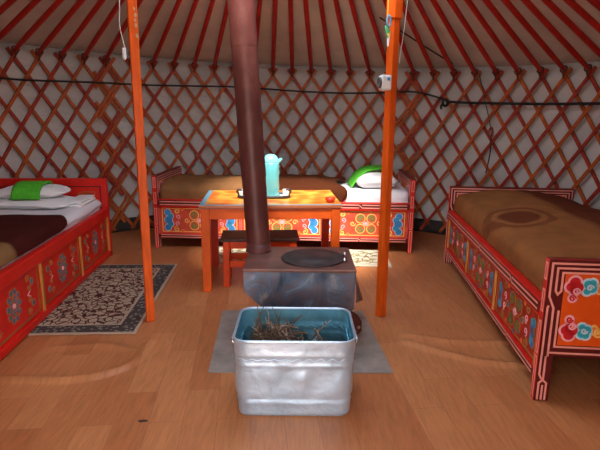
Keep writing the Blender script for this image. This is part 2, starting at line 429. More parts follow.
# lattice sections -----------------------------------------------------------
def lattice(label, p0, p1, phase, dphi, shift):
    root = empty('lattice_wall_section', label, 'lattice', cyl((p0+p1)/2, 0, R-.04), group='lattice wall sections')
    inv = Matrix.Translation(-root.location)
    h = .285; rate = dphi/h                                        # degrees per metre of height
    k0 = int((p0-phase)/dphi)-14; k1 = int((p1-phase)/dphi)+14
    for sg in (1, -1):
        rr = R-.032-shift if sg > 0 else R-.045-shift
        for k in range(k0, k1+1):
            zt0 = ztop(cyl(phase+k*dphi, 0, R).x)
            pts = []; 
            for i in range(25):
                z = .02+i*(zt0+.02-.02)/24
                ph = phase+k*dphi+sg*rate*(zt0-.045-z)
                if p0 <= ph <= p1: pts.append((ph, z))
            if len(pts) < 3: continue
            vs = []; fs = []; w = .014; t = .0055; L = len(pts)
            for i, (ph, z) in enumerate(pts):
                c = cyl(ph, z, rr); a = pts[max(0, i-1)]; b = pts[min(L-1, i+1)]
                T = (cyl(*b, rr)-cyl(*a, rr)).normalized(); n = (c-V((CX, CY, z))).normalized(); s_ = T.cross(n).normalized()
                for su, sv in ((-1,-1), (1,-1), (1,1), (-1,1)): vs.append(c+s_*(w*su)+n*(t*sv))
            for i in range(L-1):
                for q in range(4): fs.append((i*4+q, i*4+(q+1) % 4, i*4+4+(q+1) % 4, i*4+4+q))
            fs += [(3,2,1,0), tuple(L*4-4+q for q in range(4))]
            m = MB(); m.add(vs, fs, 'slat_dark' if (k*7+sg*(1 if shift else 2)) % (4 if shift else 2) == 0 else 'slat', False, inv); m.build('slat', root)
    return root
lattice('orange lattice wall section behind the plain red bed, left of the first overlap', -98, -34.5, -37.3, 4.13, .0)
lattice('orange lattice wall section behind the table, thermos and stovepipe, in the middle', -40.5, 30.5, -2.3, 4.27, .012)
lattice('reddish lattice wall section behind the right bed, with the hanging strap', 25.5, 98, 28.5, 4.22, .0)

# roof poles -----------------------------------------------------------------
def pole(ph, label):
    b = cyl(ph, 0, R-.03); b.z = ztop(b.x)-.012
    t = V((CRX+(CRR+.03)*math.sin(math.radians(ph)), CY+(CRR+.03)*math.cos(math.radians(ph)), CRZ-.01))
    root = empty('roof_pole', label, 'roof pole', b, group='red roof poles')
    d = t-b; bend = V((0, 0, 1))
    m = MB(); m.tube([d*(i/8) for i in range(9)], [.016]+[.021]*7+[.018], 'pole_red', 8); m.build('shaft', root)
    m = MB(); e = d.normalized(); s1 = e.cross(V((0,0,1))).normalized(); u1 = s1.cross(e)
    loop = [e*.05+s1*(.027*math.cos(2*PI*k/12))+u1*(.027*math.sin(2*PI*k/12)) for k in range(12)]
    m.tube(loop, .006, 'rope_brown', 6, True); m.tube([e*.05-u1*.027, e*.02-u1*.05, V((0,0,-.06))+s1*.01], .006, 'rope_brown', 6); m.build('tie_cord', root)
left = [-37.3-4.13*k for k in range(0, 12)]; mid = [-2.3+4.27*k for k in range(-7, 7)]; right = [28.5+4.22*k for k in range(0, 13)]
ORD = ['first','second','third','fourth','fifth','sixth','seventh','eighth','ninth','tenth','eleventh','twelfth','thirteenth','fourteenth','fifteenth','sixteenth']
allp = sorted(left+mid+right)
behind = {-7: 'red roof pole ending directly behind the left post', -1: 'red roof pole ending directly behind the stovepipe', 6: 'red roof pole ending directly behind the right post'}
hid = [-2.3+4.27*k for k in behind]
for k, l in behind.items(): pole(-2.3+4.27*k, l)
allp = [p for p in allp if min(abs(p-h) for h in hid) > .01]
lp = [p for p in allp if p < -30]; rp = [p for p in allp if p > 24]; cp = [p for p in allp if -30 <= p <= 24]
for i, p in enumerate(reversed(lp)): pole(p, f'red roof pole meeting the lattice left of the left post, {ORD[i]} leftward from the post')
for i, p in enumerate([q for q in cp if q < -7]): pole(p, f'red roof pole between left post and stovepipe, {ORD[i]} rightward from the post')
for i, p in enumerate([q for q in cp if q >= -7]): pole(p, f'red roof pole between stovepipe and right post, {ORD[i]} rightward from the pipe')
for i, p in enumerate(rp): pole(p, f'red roof pole meeting the lattice right of the right post, {ORD[i]} rightward from the post')

# cords on the wall ----------------------------------------------------------
def on_wall(lst, r): return [cyl(a, z, r) for a, z in lst]
def smooth(pts, n=6):
    out = []
    for i in range(len(pts)-1):
        p0 = pts[max(0, i-1)]; p1 = pts[i]; p2 = pts[i+1]; p3 = pts[min(len(pts)-1, i+2)]
        for k in range(n):
            t = k/n; out.append(.5*((2*p1)+(p2-p0)*t+(2*p0-5*p1+4*p2-p3)*t*t+(3*p1-p0-3*p2+p3)*t**3))
    return out+[pts[-1]]
RC = R-.068
mb = MB(); mb.tube(smooth(on_wall([(-80,1.46),(-68,1.455),(-57.2,1.453),(-52,1.449),(-46.6,1.452),(-38.9,1.455),(-28.9,1.448),(-18.3,1.451),(-10.7,1.45),(-4.7,1.436),(3.8,1.412),(12.8,1.396),(20.5,1.396),(26,1.408),(30.3,1.395),(35.5,1.33)], RC-.006)), .0085, 'cable_black', 8)
tag(mb.build('cable'), 'thin black cable sagging along the lattice from left to beyond right post', 'cable')
mb = MB(); mb.tube(smooth(on_wall([(35.8,1.312),(39,1.303),(42.98,1.297),(54.74,1.287),(65.5,1.288),(80,1.29)], RC-.006)), .011, 'cable_black', 8)
kn = cyl(35.6, 1.30, RC-.012)
mb.tube([kn+V((.035*math.cos(a)*.7, 0, .03*math.sin(a))) for a in [2*PI*k/12 for k in range(12)]], .012, 'cable_black', 7, True)
mb.tube([kn+V((-.02,0,0)), kn+V((-.04,-.01,-.03)), kn+V((-.035,-.01,-.06))], .011, 'cable_black', 7)
tag(mb.build('cable'), 'thicker black cable with a knot, along the lattice above the right bed', 'cable')
st_ = empty('hanging_strap', 'dark strap with buckle hanging down the lattice above the right bed', 'strap', cyl(42.3, 1.54, RC))
inv = Matrix.Translation(-st_.location)
mb = MB(); mb.tube(smooth(on_wall([(42.1,1.56),(43.4,1.37),(45.3,1.09),(45.6,.98)], RC-.012)), .007, 'rope_brown', 6, M=inv, flat=.5); mb.build('strap', st_)
mb = MB(); mb.tube(smooth(on_wall([(45.6,.98),(45.7,.85),(45.2,.66)], RC-.012)), .006, 'rope_brown', 6, M=inv); mb.build('tail', st_)
bq = cyl(45.5, 1.03, RC-.016)
mb = MB(); mb.tube([bq+V((.018*math.cos(a), 0, .05*math.sin(a))) for a in [2*PI*k/14 for k in range(14)]], .008, 'slat_dark', 6, True, M=inv); mb.build('buckle', st_)
mb = MB(); mb.tube(smooth([cone_pt(25, .42, .012), cone_pt(29, .33, .010), cone_pt(34, .19, .008), cone_pt(37, .10, .004)]), .007, 'rope_brown', 6)
tag(mb.build('rope'), 'thin dark rope crossing the roof poles right of the right post', 'rope')

# ------------------------------------------------------------------ the two posts
def post(x, y, rz, label, cap):
    root = empty('roof_post', label, 'post', (x, y, 0), rz, 'orange roof posts')
    mb = MB(); mb.box((-.024,-.024,.0), (.024,.024,2.50), 'post_orange', .005); mb.build('shaft', root)
    mb = MB(); mb.box((-.032,-.032,cap), (.032,.032,cap+.5), 'post_orange', .006); mb.box((-.10,-.035,2.42), (.10,.035,2.50), 'post_orange', .01); mb.build('bracket', root)
    return root
pl = post(-.878, 2.815, math.radians(22), 'orange square roof post standing left of the stove, on the rug corner', 1.95)
M = plane((.0, -.0245, 1.55), (1,0,0), (0,0,1))
for u, v, r in ((.012,.09,.006), (.010,.115,.005), (.013,.14,.006), (.008,.17,.005), (.014,.04,.006)):
    mb = MB(); mb.disc(u, v, r, .0012, 'post_worn', M, 10, 1.8); mb.build('worn_patch', pl)
pr = post(.496, 2.918, math.radians(38), 'orange square roof post standing right of the stove, carrying the socket', 1.70)
# socket on the right post
sk = empty('power_socket', 'white power socket box fixed to the right orange post', 'socket', (.452, 2.868, 1.368), math.radians(10))
mb = MB(); mb.box((-.027,-.032,-.040), (.030,.028,.040), 'plastic_white', .009); mb.build('housing', sk)
mb = MB(); mb.lathe([(.030,0),(.030,.008),(.024,.010),(.020,.004)], 'plastic_grey', 24, M=Matrix.Translation((-.027,-.004,0)) @ Matrix.Rotation(-PI/2, 4, 'Y')); mb.build('outlet', sk)
mb = MB(); mb.box((.004,-.0335,.010), (.018,-.0315,.026), 'sticker_blue', 0); mb.build('sticker', sk)
mb = MB(); mb.tube(smooth([V(p) for p in ((.527,2.872,1.47),(.528,2.866,1.50),(.540,2.862,1.62),(.549,2.862,1.74),(.556,2.87,1.9),(.55,2.90,2.2),(.52,2.918,2.44))]), .0015, 'wire_white', 6)
tag(mb.build('wire'), 'thin white wire hanging beside the top of the right post', 'wire')
sc = empty('ceremonial_scarf', 'small blue, white and yellow ribbon tied on the right post above the socket', 'ribbon', (.462, 2.873, 1.63), math.radians(38))
P0 = V((-.008,-.010,0))
mb = MB(); mb.tube([V((-.006+.010*math.cos(a), -.004-.004*math.cos(a), .052+.028*math.sin(a))) for a in [2*PI*k/16 for k in range(16)]], .005, 'scarf_blue', 6, True); mb.build('loop', sc)
mb = MB(); mb.tube([V((-.008,.008,.03)), V((-.014,-.004,.005)), V((-.010,-.006,-.03))], [.012,.014,.006], 'scarf_green', 7, flat=.5); mb.build('tail', sc)
mb = MB(); mb.tube([V((.006,.006,.02)), V((-.002,-.004,-.02)), V((-.008,-.006,-.075))], [.007,.011,.005], 'wire_white', 7, flat=.5); mb.build('tail', sc)
mb = MB(); mb.tube([V((-.004,.006,.01)), V((-.010,-.008,-.012)), V((-.004,-.008,-.035))], [.006,.010,.005], 'scarf_yellow', 7, flat=.5); mb.build('tail', sc)
mb = MB(); mb.tube([V((-.006,.004,.055)), V((-.012,.0,.25)), V((-.010,.002,.5))], .0025, 'scarf_yellow', 6); mb.build('cord', sc)
# switch on the left post
sw = empty('light_switch', 'small white pull switch hanging on its wire at the left post', 'switch', (-.918, 2.79, 1.50), math.radians(20))
mb = MB(); mb.box((-.016,-.014,-.028), (.004,.012,.028), 'plastic_white', .005); mb.box((-.010,-.018,-.034), (.0,-.008,-.014), 'plastic_white', .003); mb.build('housing', sw)
mb = MB(); mb.box((.0045,-.010,-.022), (.014,.014,.020), 'plastic_grey', .003); mb.build('back_plate', sw)
mb = MB(); mb.tube(smooth([V(p) for p in ((.0,0,.026),(-.010,0,.07),(-.020,.0,.14),(-.014,0,.24),(-.010,0,.34),(.0,.0,.6),(.02,.01,.92))]), .0025, 'wire_white', 6); mb.build('wire', sw)

# ------------------------------------------------------------------ beds
def key_border(mb, M, u0, v0, u1, v1, offs, w=.0075, h=.002, mat='pink', notch=None):
    """nested line frames with a crossed notch on each long side"""
    for i, o in enumerate(offs):
        a, b, c, d = u0+o, v0+o, u1-o, v1-o
        mb.ribbon([(a,b), (c,b), (c,d), (a,d)], w, h, mat, M, True)
    if notch:
        for (u, v, hor) in notch:       # a dark diagonal cut across the lines and a jogged line over it
            o0, o1 = min(offs), max(offs); s = .016; k = (o1-o0)/2+.006
            if hor: mb.poly([(u-s-.008, v-k), (u+s-.008, v-k), (u+s+.008, v+k), (u-s+.008, v+k)], -.001, h+.001, 'bed_dark', M); mb.ribbon([(u-s, v-k+.006), (u+s, v+k-.006)], w, h+.002, mat, M)
            else: mb.poly([(u-k, v-s-.008), (u-k, v+s-.008), (u+k, v+s+.008), (u+k, v-s+.008)], -.001, h+.001, 'bed_dark', M); mb.ribbon([(u-k+.006, v-s), (u+k-.006, v+s)], w, h+.002, mat, M)
def cloud(mb, M, u, v, s, sg, vs):          # a row: red heart curl, blue curl, orange curl, green leaf
    def blob(cs, out, fill):
        for (a, b, r) in cs: mb.disc(u+sg*a*s, v+vs*b*s, (r+.013)*s, .0024, out, M)
        for (a, b, r) in cs: mb.disc(u+sg*a*s, v+vs*b*s, r*s, .0032, fill, M)
    def curl(a, b, r, m, t=1.3): mb.spiral(u+sg*a*s, v+vs*b*s, r*s, t, 0, sg*vs, .009*s, .0044, m, M)
    blob([(.03,.0,.028), (.07,.0,.030), (.05,.03,.03), (.05,-.02,.026)], 'orn_pink', 'orn_red')
    blob([(.045,-.07,.016)], 'orn_pink', 'orn_pink'); curl(.045,-.07,.020,'orn_red',1.4); curl(.062,-.028,.022,'orn_pink')
    blob([(.125,.018,.026), (.150,-.005,.026), (.122,-.024,.020), (.148,.028,.020)], 'orn_pale', 'orn_teal'); curl(.136,-.002,.020,'orn_pale')
    blob([(.200,.0,.016), (.218,.012,.016), (.190,-.02,.010)], 'orn_yellow', 'orn_orange'); curl(.208,.0,.018,'orn_yellow')
    blob([(.258,.0,.012), (.278,.006,.013), (.298,-.002,.010)], 'orn_yellow', 'orn_green')
def section(mb, M, u0, u1, v0, v1, style):
    w, h = u1-u0, v1-v0; c, m = (u0+u1)/2, (v0+v1)/2
    if style == 'plain':
        mb.ribbon([(u0+.025,v0+.03),(u1-.025,v0+.03),(u1-.025,v1-.03),(u0+.025,v1-.03)], .006, .0015, 'orn_green', M, True)
        for k in range(10):
            a = 2*PI*k/10; mb.disc(c+.062*math.cos(a), m+.078*math.sin(a), .020, .0012, 'orn_gold', M, 12); mb.disc(c+.062*math.cos(a), m+.078*math.sin(a), .014, .002, 'orn_greyblue', M, 12)
        for k in range(6):
            a = 2*PI*k/6+.3; mb.disc(c+.036*math.cos(a), m+.036*math.sin(a), .018, .0026, 'orn_greyblue', M, 12); mb.spiral(c+.036*math.cos(a), m+.036*math.sin(a), .020, 1.2, a, 1, .005, .0034, 'orn_gold', M)
        mb.disc(c, m, .014, .004, 'orn_pink', M, 12)
        for sg in (-1, 1):
            for vs in (-1, 1):
                x, y = c+sg*(w/2-.10), m+vs*(h/2-.10)
                mb.disc(x, y, .024, .0012, 'orn_gold', M, 12); mb.disc(x, y, .016, .002, 'orn_greyblue', M, 12)
                mb.spiral(x-sg*.05, y+vs*.028, .024, 1.3, 0, sg*vs, .006, .0022, 'orn_gold', M); mb.spiral(x-sg*.035, y-vs*.035, .020, 1.3, PI, -sg*vs, .006, .0022, 'orn_gold', M)
            mb.ribbon([(c+sg*(w/2-.12), m-.02), (c+sg*(w/2-.16), m), (c+sg*(w/2-.12), m+.02)], .006, .002, 'orn_pink', M)
    else:
        dark = style == 'dark'
        line = 'orn_gold' if dark else 'orn_yellow'; curl = 'orn_green'
        mb.ribbon([(u0+.022,v0+.022),(u1-.022,v0+.022),(u1-.022,v1-.022),(u0+.022,v1-.022)], .007, .0015, line, M, True)
        for sg in (-1, 1):
            x = c+sg*(w/2-.075)
            q_ = .72 if dark else 1.0
            blobs = [(0,.0,.034), (.006,.062,.028), (.006,-.062,.028), (-.018,.032,.026), (-.018,-.032,.026)]
            blobs = [(a*q_, b*q_*1.1, r*q_) for a, b, r in blobs]
            for a, b, r in blobs: mb.disc(x+sg*a, m+b, r+.005, .0014, 'orn_gold' if dark else 'orn_pale', M, 16)
            for a, b, r in blobs: mb.disc(x+sg*a, m+b, r, .0022, 'orn_greyblue' if dark and abs(b) < .02 else 'orn_blue', M, 16)
            for b in (-.045, .045): mb.spiral(x-sg*.012, m+b, .022, 1.2, 0, sg, .005, .0032, 'orn_teal', M)
            for vs in (-1, 1):
                mb.spiral(x-sg*.075, m+vs*.082, .026, 1.3, PI/2, sg*vs, .008, .002, line, M)
                mb.spiral(x-sg*.085, m+vs*.03, .022, 1.2, -PI/2, -sg*vs, .007, .002, 'orn_pink', M)
                mb.disc(x-sg*.125, m+vs*.095, .014, .002, 'orn_orange', M, 12)
                # four spirals of the central knot
                cu, cv = c+sg*.048, m+vs*.046
                mb.disc(cu, cv, .044, .0014, line, M, 18); mb.disc(cu, cv, .037, .0022, 'panel_red' if dark else 'panel_pinkred', M, 18)
                mb.spiral(cu, cv, .030, 1.5, PI if sg > 0 else 0, -sg*vs, .011, .0034, curl, M)
            mb.spiral(c+sg*.115, m, .024, 1.2, 0, sg, .007, .0024, line, M)
        mb.poly([(c-.03, m), (c, m-.022), (c+.03, m), (c, m+.022)], -.001, .0036, 'orn_pink', M)
        if dark:
            for k in range(8): a = 2*PI*k/8; mb.disc(c+.10*math.cos(a), m+.10*math.sin(a), .012, .003, 'orn_greyblue', M, 10)

def bed(label, loc, rz, L, W, style, heads=(1, 1)):
    root = empty('wooden_bed', label, 'bed', (*loc, 0), rz)
    key = style != 'plain'
    zt = .65 if style == 'bright' else .635 if key else .66; zb = .21 if key else .05; T = .042
    for e in (0, 1):
        if not heads[e]: continue
        x0, x1 = (0, T) if e == 0 else (L-T, L)
        mb = MB(); mb.box((x0, 0, zb), (x1, W, zt), 'bed_maroon' if key else 'bed_red', .006)
        for sg in (-1, 1):
            xf = x1 if sg > 0 else x0
            M = plane((xf, 0 if sg > 0 else W, zb), (0, sg, 0), (0, 0, 1)); H = zt-zb
            if key:
                ins = .068
                mb.poly([(.0,.0), (W,.0), (W,H), (.0,H)], -.001, .0006, 'bed_dark', M)
                mb.poly([(ins,ins*.8), (W-ins,ins*.8), (W-ins,H-ins*.75), (ins,H-ins*.75)], -.001, .0012, 'panel_orange', M)
                # upper three lines
                zn = H*.56
                for q in (0, 1):
                    f = (lambda u: u) if q == 0 else (lambda u: W-u)
                    mb.ribbon([(W/2, H-.014), (f(.014), H-.014), (f(.014), zn+.03), (f(.036), zn-.02), (f(.036), -.0)], .0085, .0022, 'pink', M)
                    mb.ribbon([(W/2, H-.034), (f(.036), H-.034), (f(.036), zn+.055), (f(.046), zn+.04), (f(.058), zn+.055), (f(.058), H-.053), (W/2, H-.053)], .0085, .0022, 'pink', M)
                    mb.ribbon([(f(.012), -.0), (f(.012), zn-.02), (f(.016), zn-.01)], .0085, .0022, 'pink', M)
                    mb.ribbon([(W/2-.06*(1 if q == 0 else -1), .018), (f(.036), .018)], .0085, .0024, 'pink', M)
                    mb.ribbon([(f(.058), zn-.03), (f(.058), .046), (W/2-.10*(1 if q == 0 else -1), .046), (W/2-.08*(1 if q == 0 else -1), .032), (W/2-.10*(1 if q == 0 else -1), .018)], .0085, .0022, 'pink', M)
                for q in (0, 1):
                    for vs in (0, 1):
                        cloud(mb, M, .074 if q == 0 else W-.074, (H-.112) if vs else .122, .70, 1 if q == 0 else -1, 1 if vs else -1)
            else:
                mb.box((.06,.07,-.002), (W-.06,H-.07,.001), 'bed_red', 0, M)
                mb.ribbon([(.05,.06), (W-.05,.06), (W-.05,H-.065), (.05,H-.065)], .008, .004, 'bed_dark', M, True)
                for q in (0, 1):
                    f = (lambda u: u) if q == 0 else (lambda u: W-u)
                    for k in range(3): mb.ribbon([(f(.10+.022*k), H-.22), (f(.10+.022*k), H-.11-.018*k), (f(.20-.02*k), H-.11-.018*k)], .007, .002, 'orn_gold' if k != 1 else 'orn_green', M)
                    mb.spiral(f(.215), H-.135, .022, 1.3, 0, 1, .006, .002, 'orn_gold', M)
        # decorated front edge
        if key:
            M = plane((x0, 0, zb), (1,0,0), (0,0,1)); H = zt-zb
            mb.poly([(.002,0), (T-.002,0), (T-.002,H), (.002,H)], -.001, .0006, 'bed_red', M)
            for v0, v1 in ((.0,.16), (.19,.30), (.33,H-.01)): mb.ribbon([(.012,v0+.008),(T-.012,v0+.008),(T-.012,v1-.008),(.012,v1-.008)], .006, .0018, 'pink', M, True)
        mb.build('headboard', root)
        for y0 in (0, W-.062):
            mb = MB(); mb.box((x0+.001, y0, 0), (x1-.001, y0+.062, zb), 'bed_dark' if key else 'bed_red', .003)
            if key:
                M = plane((x1-.001, y0, 0), (0,1,0), (0,0,1))
                mb.ribbon([(.014,.006), (.014,.085), (.030,.10), (.030,zb)], .008, .002, 'pink', M); mb.ribbon([(.012,zb),(.012,.125),(.022,.105),(.045,.085),(.045,.006)], .008, .002, 'pink', M); mb.ribbon([(.030,.006),(.030,.075)], .008, .002, 'pink', M)
                M = plane((x0, y0, 0), (1,0,0), (0,0,1)); mb.poly([(.003,.002),(T-.003,.002),(T-.003,zb),(.003,zb)], -.001, .0008, 'bed_red', M)
                mb.ribbon([(.012,.006),(.012,zb-.01),(T-.012,zb-.01),(T-.012,.006)], .006, .0018, 'pink', M)
            mb.build('leg', root)
    # front panel, three painted sections
    z0, z1 = (.095, .385) if key else (.012, .375)
    a0, a1 = T, L-T
    mb = MB(); mb.box((a0, .016, z0), (a1, .036, z1), {'plain': 'bed_red', 'dark': 'panel_red', 'bright': 'panel_pinkred'}[style], .002)
    M = plane((0, .016, 0), (1,0,0), (0,0,1)); n = 3; w = (a1-a0)/n
    for k in range(n): section(mb, M, a0+k*w+.012, a0+(k+1)*w-.012, z0+.035, z1-.002, style)
    mb.build('side_panel', root)
    mb = MB(); mb.box((a0, W-.036, z0), (a1, W-.016, z1), 'bed_red', .002); mb.build('side_panel', root)
    if style == 'bright':
        M = plane((0, .006, 0), (1,0,0), (0,0,1))
    for k in range(n+1):
        if style == 'bright' and k in (0, n): continue
        x = min(max(a0+k*w, a0+.012), a1-.012)
        mb = MB()
        if style == 'bright':
            mb.box((x-.012, .006, z0+.03), (x+.012, .016, z1), 'bed_red', .002); M = plane((x, .006, 0), (1,0,0), (0,0,1))
            for u in (-.006, .006): mb.ribbon([(u, z0+.04), (u, z1-.005)], .005, .0015, 'pink', M)
        else: mb.box((x-.010, .004, z0+.02), (x+.010, .016, z1), 'divider_gold', .003)
        mb.build('divider', root)
    for y0, y1 in ((-.004, .046), (W-.046, W+.004)):
        mb = MB(); mb.box((a0, y0, .372 if key else .345), (a1, y1, .445 if key else .42), 'bed_red', .008)
        if key and y0 < .2:
            M = plane((0, y0, 0), (1,0,0), (0,0,1))
            mb.poly([(a0,.388), (a1,.388), (a1,.438), (a0,.438)], -.001, .0006, 'bed_dark', M)
            e = [a0+.008, a0+(a1-a0)*.19, a0+(a1-a0)*.5, a0+(a1-a0)*.81, a1-.008]
            for i in range(4):
                for v in (.399, .424): mb.ribbon([(e[i]+.012, v), (e[i+1]-.012, v)], .0085, .0018, 'pink', M)
                if i: mb.ribbon([(e[i]-.014, .424), (e[i]+.014, .399)], .0075, .0020, 'pink', M)
        mb.build('side_rail', root)
    mb = MB(); mb.box((a0, .0, z0-.0), (a1, .04, z0+.04), 'bed_red', .004)
    if key:
        M = plane((0, 0, 0), (1,0,0), (0,0,1)); mb.poly([(a0,z0+.004), (a1,z0+.004), (a1,z0+.036), (a0,z0+.036)], -.001, .0006, 'bed_dark', M)
        e = [a0+.008, a0+(a1-a0)*.19, a0+(a1-a0)*.5, a0+(a1-a0)*.81, a1-.008]
        for i in range(4):
            for v in (.010, .030): mb.ribbon([(e[i]+.010, z0+v), (e[i+1]-.010, z0+v)], .0075, .0018, 'pink', M)
            if i: mb.ribbon([(e[i]-.012, z0+.030), (e[i]+.012, z0+.010)], .007, .0020, 'pink', M)
    mb.build('lower_rail', root)
    mb = MB(); mb.box((a0, .036, .26), (a1, W-.036, .30), 'bed_maroon', .002); mb.build('base_board', root)
    return root

def mattress(label, loc, rz, L, W, top):
    mb = MB(); mb.box((.05, .055, .30), (L-.05, W-.055, top), 'sheet_white', .035)
    return tag(mb.build('mattress', None, (*loc, 0), (0,0,rz)), label, 'mattress')

def drape(name, label, cat, loc, rz, x0, x1, y0, y1, zt, zf, mat, th=.012, amp=.012, seed=0, round_end=None, zb=None, crown=0., edge_drop=None):
    """cloth lying on the bed: hangs down the front (y0) to zf, runs over the top and stops or hangs at the back"""
    r = .05; prof = []
    for k in range(5): prof.append((y0, zf+(zt-r-zf)*k/4))
    for k in range(1, 7): a = PI*k/12; prof.append((y0+r-r*math.cos(a), zt-r+r*math.sin(a)))
    for k in range(1, 19): prof.append((y0+r+(y1-r-y0-r)*k/18, zt))
    if zb is not None:
        for k in range(1, 7): a = PI/2-PI*k/12; prof.append((y1-r+r*math.cos(a), zt-r+r*math.sin(a)))
        prof.append((y1, zb))
    nx = max(24, int((x1-x0)/.03)); P = len(prof); vs = []; fs = []
    for i in range(nx+1):
        t = i/nx; 
        for j, (y, z) in enumerate(prof):
            x = x0+(x1-x0)*t
            if round_end is not None:                  # slanting, rounded outline of the open edge
                x = x0+(x1+round_end(j/(P-1))-x0)*t
            q = V((x, y, z)); n1 = mn.noise(V((x*2.2+seed, y*2.2, z*2)))*amp*1.6+mn.noise(V((x*6+seed, y*5, z*5)))*amp*.6
            top = max(0, min(1, (z-zf)/(zt-zf+1e-6)))
            lift = abs(n1)*top + crown*math.sin(PI*max(0, min(1, (y-y0)/(y1-y0))))*top
            yy = y-(1-top)*abs(n1)*.8
            vs.append((x, yy, z+lift))
    for i in range(nx):
        for j in range(P-1): a = i*P+j; fs.append((a, a+P, a+P+1, a+1))
    mb = MB(); mb.add(vs, fs, mat, True); o = mb.build(name, None, (*loc, 0), (0,0,rz))
    if len(o.data.polygons) and o.data.polygons[len(o.data.polygons)//2].normal.z < 0: o.data.flip_normals()
    m = o.modifiers.new('thick', 'SOLIDIFY'); m.thickness = th; m.offset = 1
    return tag(o, label, cat)

def pillow_obj(name, label, M, w, d, h, mat, seed=0, cat='pillow', flat=False):
    nu, nv = 40, 20; vs = []; fs = []
    def sp(c, e): return math.copysign(abs(c)**e, c)
    for j in range(nv+1):
        v = -PI/2+PI*j/nv
        for i in range(nu):
            u = 2*PI*i/nu
            x = w/2*sp(math.cos(v), .55)*sp(math.cos(u), .50); y = d/2*sp(math.cos(v), .55)*sp(math.sin(u), .50)
            edge = max(abs(x)/(w/2), abs(y)/(d/2))
            z = h/2*sp(math.sin(v), .9)*(1-.55*edge**3)
            q = V((x, y, z)); nn = mn.noise(q*9+V((seed,0,0)))*.012+mn.noise(q*22+V((seed,3,0)))*.004
            z = max(z+nn*(1 if z > -.2*h else .2), -h/2*.9)
            vs.append((x+nn*.5, y, z+h/2*.9))
    for j in range(nv):
        for i in range(nu): fs.append((j*nu+i, j*nu+(i+1) % nu, (j+1)*nu+(i+1) % nu, (j+1)*nu+i))
    mb = MB(); mb.add(vs, fs, mat, True); o = mb.build(name); o.matrix_world = M
    bm = bmesh.new(); bm.from_mesh(o.data); bmesh.ops.remove_doubles(bm, verts=bm.verts, dist=.0005); bm.to_mesh(o.data); bm.free()
    return tag(o, label, cat)

def towel_obj(label, M, u0, u1, pts, th=.016, seed=0):
    """folded towel swept along a cross-section (y,z) polyline, from x=u0 to u1"""
    pr = smooth([V((p[0], p[1], 0)) for p in pts], 5); vs = []; fs = []; nx = 10; P = len(pr)
    for i in range(nx+1):
        x = u0+(u1-u0)*i/nx
        for p in pr:
            n1 = mn.noise(V((x*14+seed, p.x*14, p.y*10)))*.004
            vs.append((x, p.x, p.y+abs(n1)))
    for i in range(nx):
        for j in range(P-1): a = i*P+j; fs.append((a, a+P, a+P+1, a+1))
    mb = MB(); mb.add(vs, fs, 'towel_green', True); o = mb.build('towel'); o.matrix_world = M
    if o.data.polygons[P//2].normal.z < 0: o.data.flip_normals()
    m = o.modifiers.new('thick', 'SOLIDIFY'); m.thickness = th; m.offset = 1
    return tag(o, label, 'towel')
def TR(loc, rz): return Matrix.Translation((*loc, 0)) @ Matrix.Rotation(rz, 4, 'Z')

# left bed ---------------------------------------------------------------------
LB, LR, LL, LW = (-1.443, 2.126), math.radians(94.2), 2.07, .90
bed('plain red painted bed with gold rosettes along the left wall', LB, LR, LL, LW, 'plain')
mattress('white covered mattress in the plain red bed on the left', LB, LR, LL, LW, .475)
drape('bed_sheet', 'grey white sheet over the head end of the left bed mattress', 'sheet', LB, LR, 1.15, 2.02, .052, LW-.05, .482, .44, 'sheet_white', .008, .008, 3)
drape('blanket', 'dark brown blanket with a tan centre on the plain red left bed', 'blanket', LB, LR, .05, 1.28, .050, LW-.05, .497, .435, 'blanket_left', .014, .012, 5,
      round_end=lambda s: -.13*(1-min(1, s/.34))**1.6)
ML = TR(LB, LR)
pillow_obj('pillow', 'flat white lower pillow on the left bed, beneath the plump one', ML @ Matrix.Translation((1.72, .46, .487)) @ Matrix.Rotation(math.radians(-3), 4, 'Z'), .38, .66, .085, 'pillow_white', 2)
pillow_obj('pillow', 'plump white upper pillow on the left bed, under the green towel', ML @ Matrix.Translation((1.76, .46, .552)) @ Matrix.Rotation(math.radians(3), 4, 'Z'), .30, .50, .10, 'pillow_white', 8)
MT = ML @ Matrix.Translation((1.76, .46, .550)) @ Matrix.Rotation(math.radians(93), 4, 'Z')
towel_obj('bright green folded towel over the plump pillow on the left bed', MT, -.098, .098, [(.170,.012),(.150,.060),(.09,.098),(0,.108),(-.08,.100),(-.13,.072),(-.155,.035)][::-1], .016, 1)
mb = MB(); mb.box((1.62, .075, .494), (1.98, .215, .516), 'pillow_white', .010); mb.box((1.66, .085, .516), (1.99, .21, .534), 'pillow_white', .009)
tag(mb.build('folded_sheet', None, (*LB, 0), (0,0,LR)), 'folded white sheet at the headboard corner of the left bed, beside the pillows', 'sheet')

# right bed --------------------------------------------------------------------
RB, RR, RL, RW = (1.200, 4.075), math.radians(-95.0), 2.09, .95
bed('red bed with pink key lines and cloud painted end board, on the right', RB, RR, RL, RW, 'dark')
mattress('thick mattress under the brown blanket of the right bed', RB, RR, RL, RW, .53)
drape('blanket', 'tan and brown blanket with a dark medallion covering the right bed', 'blanket', RB, RR, .05, RL-.05, .055, RW-.05, .552, .44, 'blanket_right', .016, .014, 11, crown=.05)

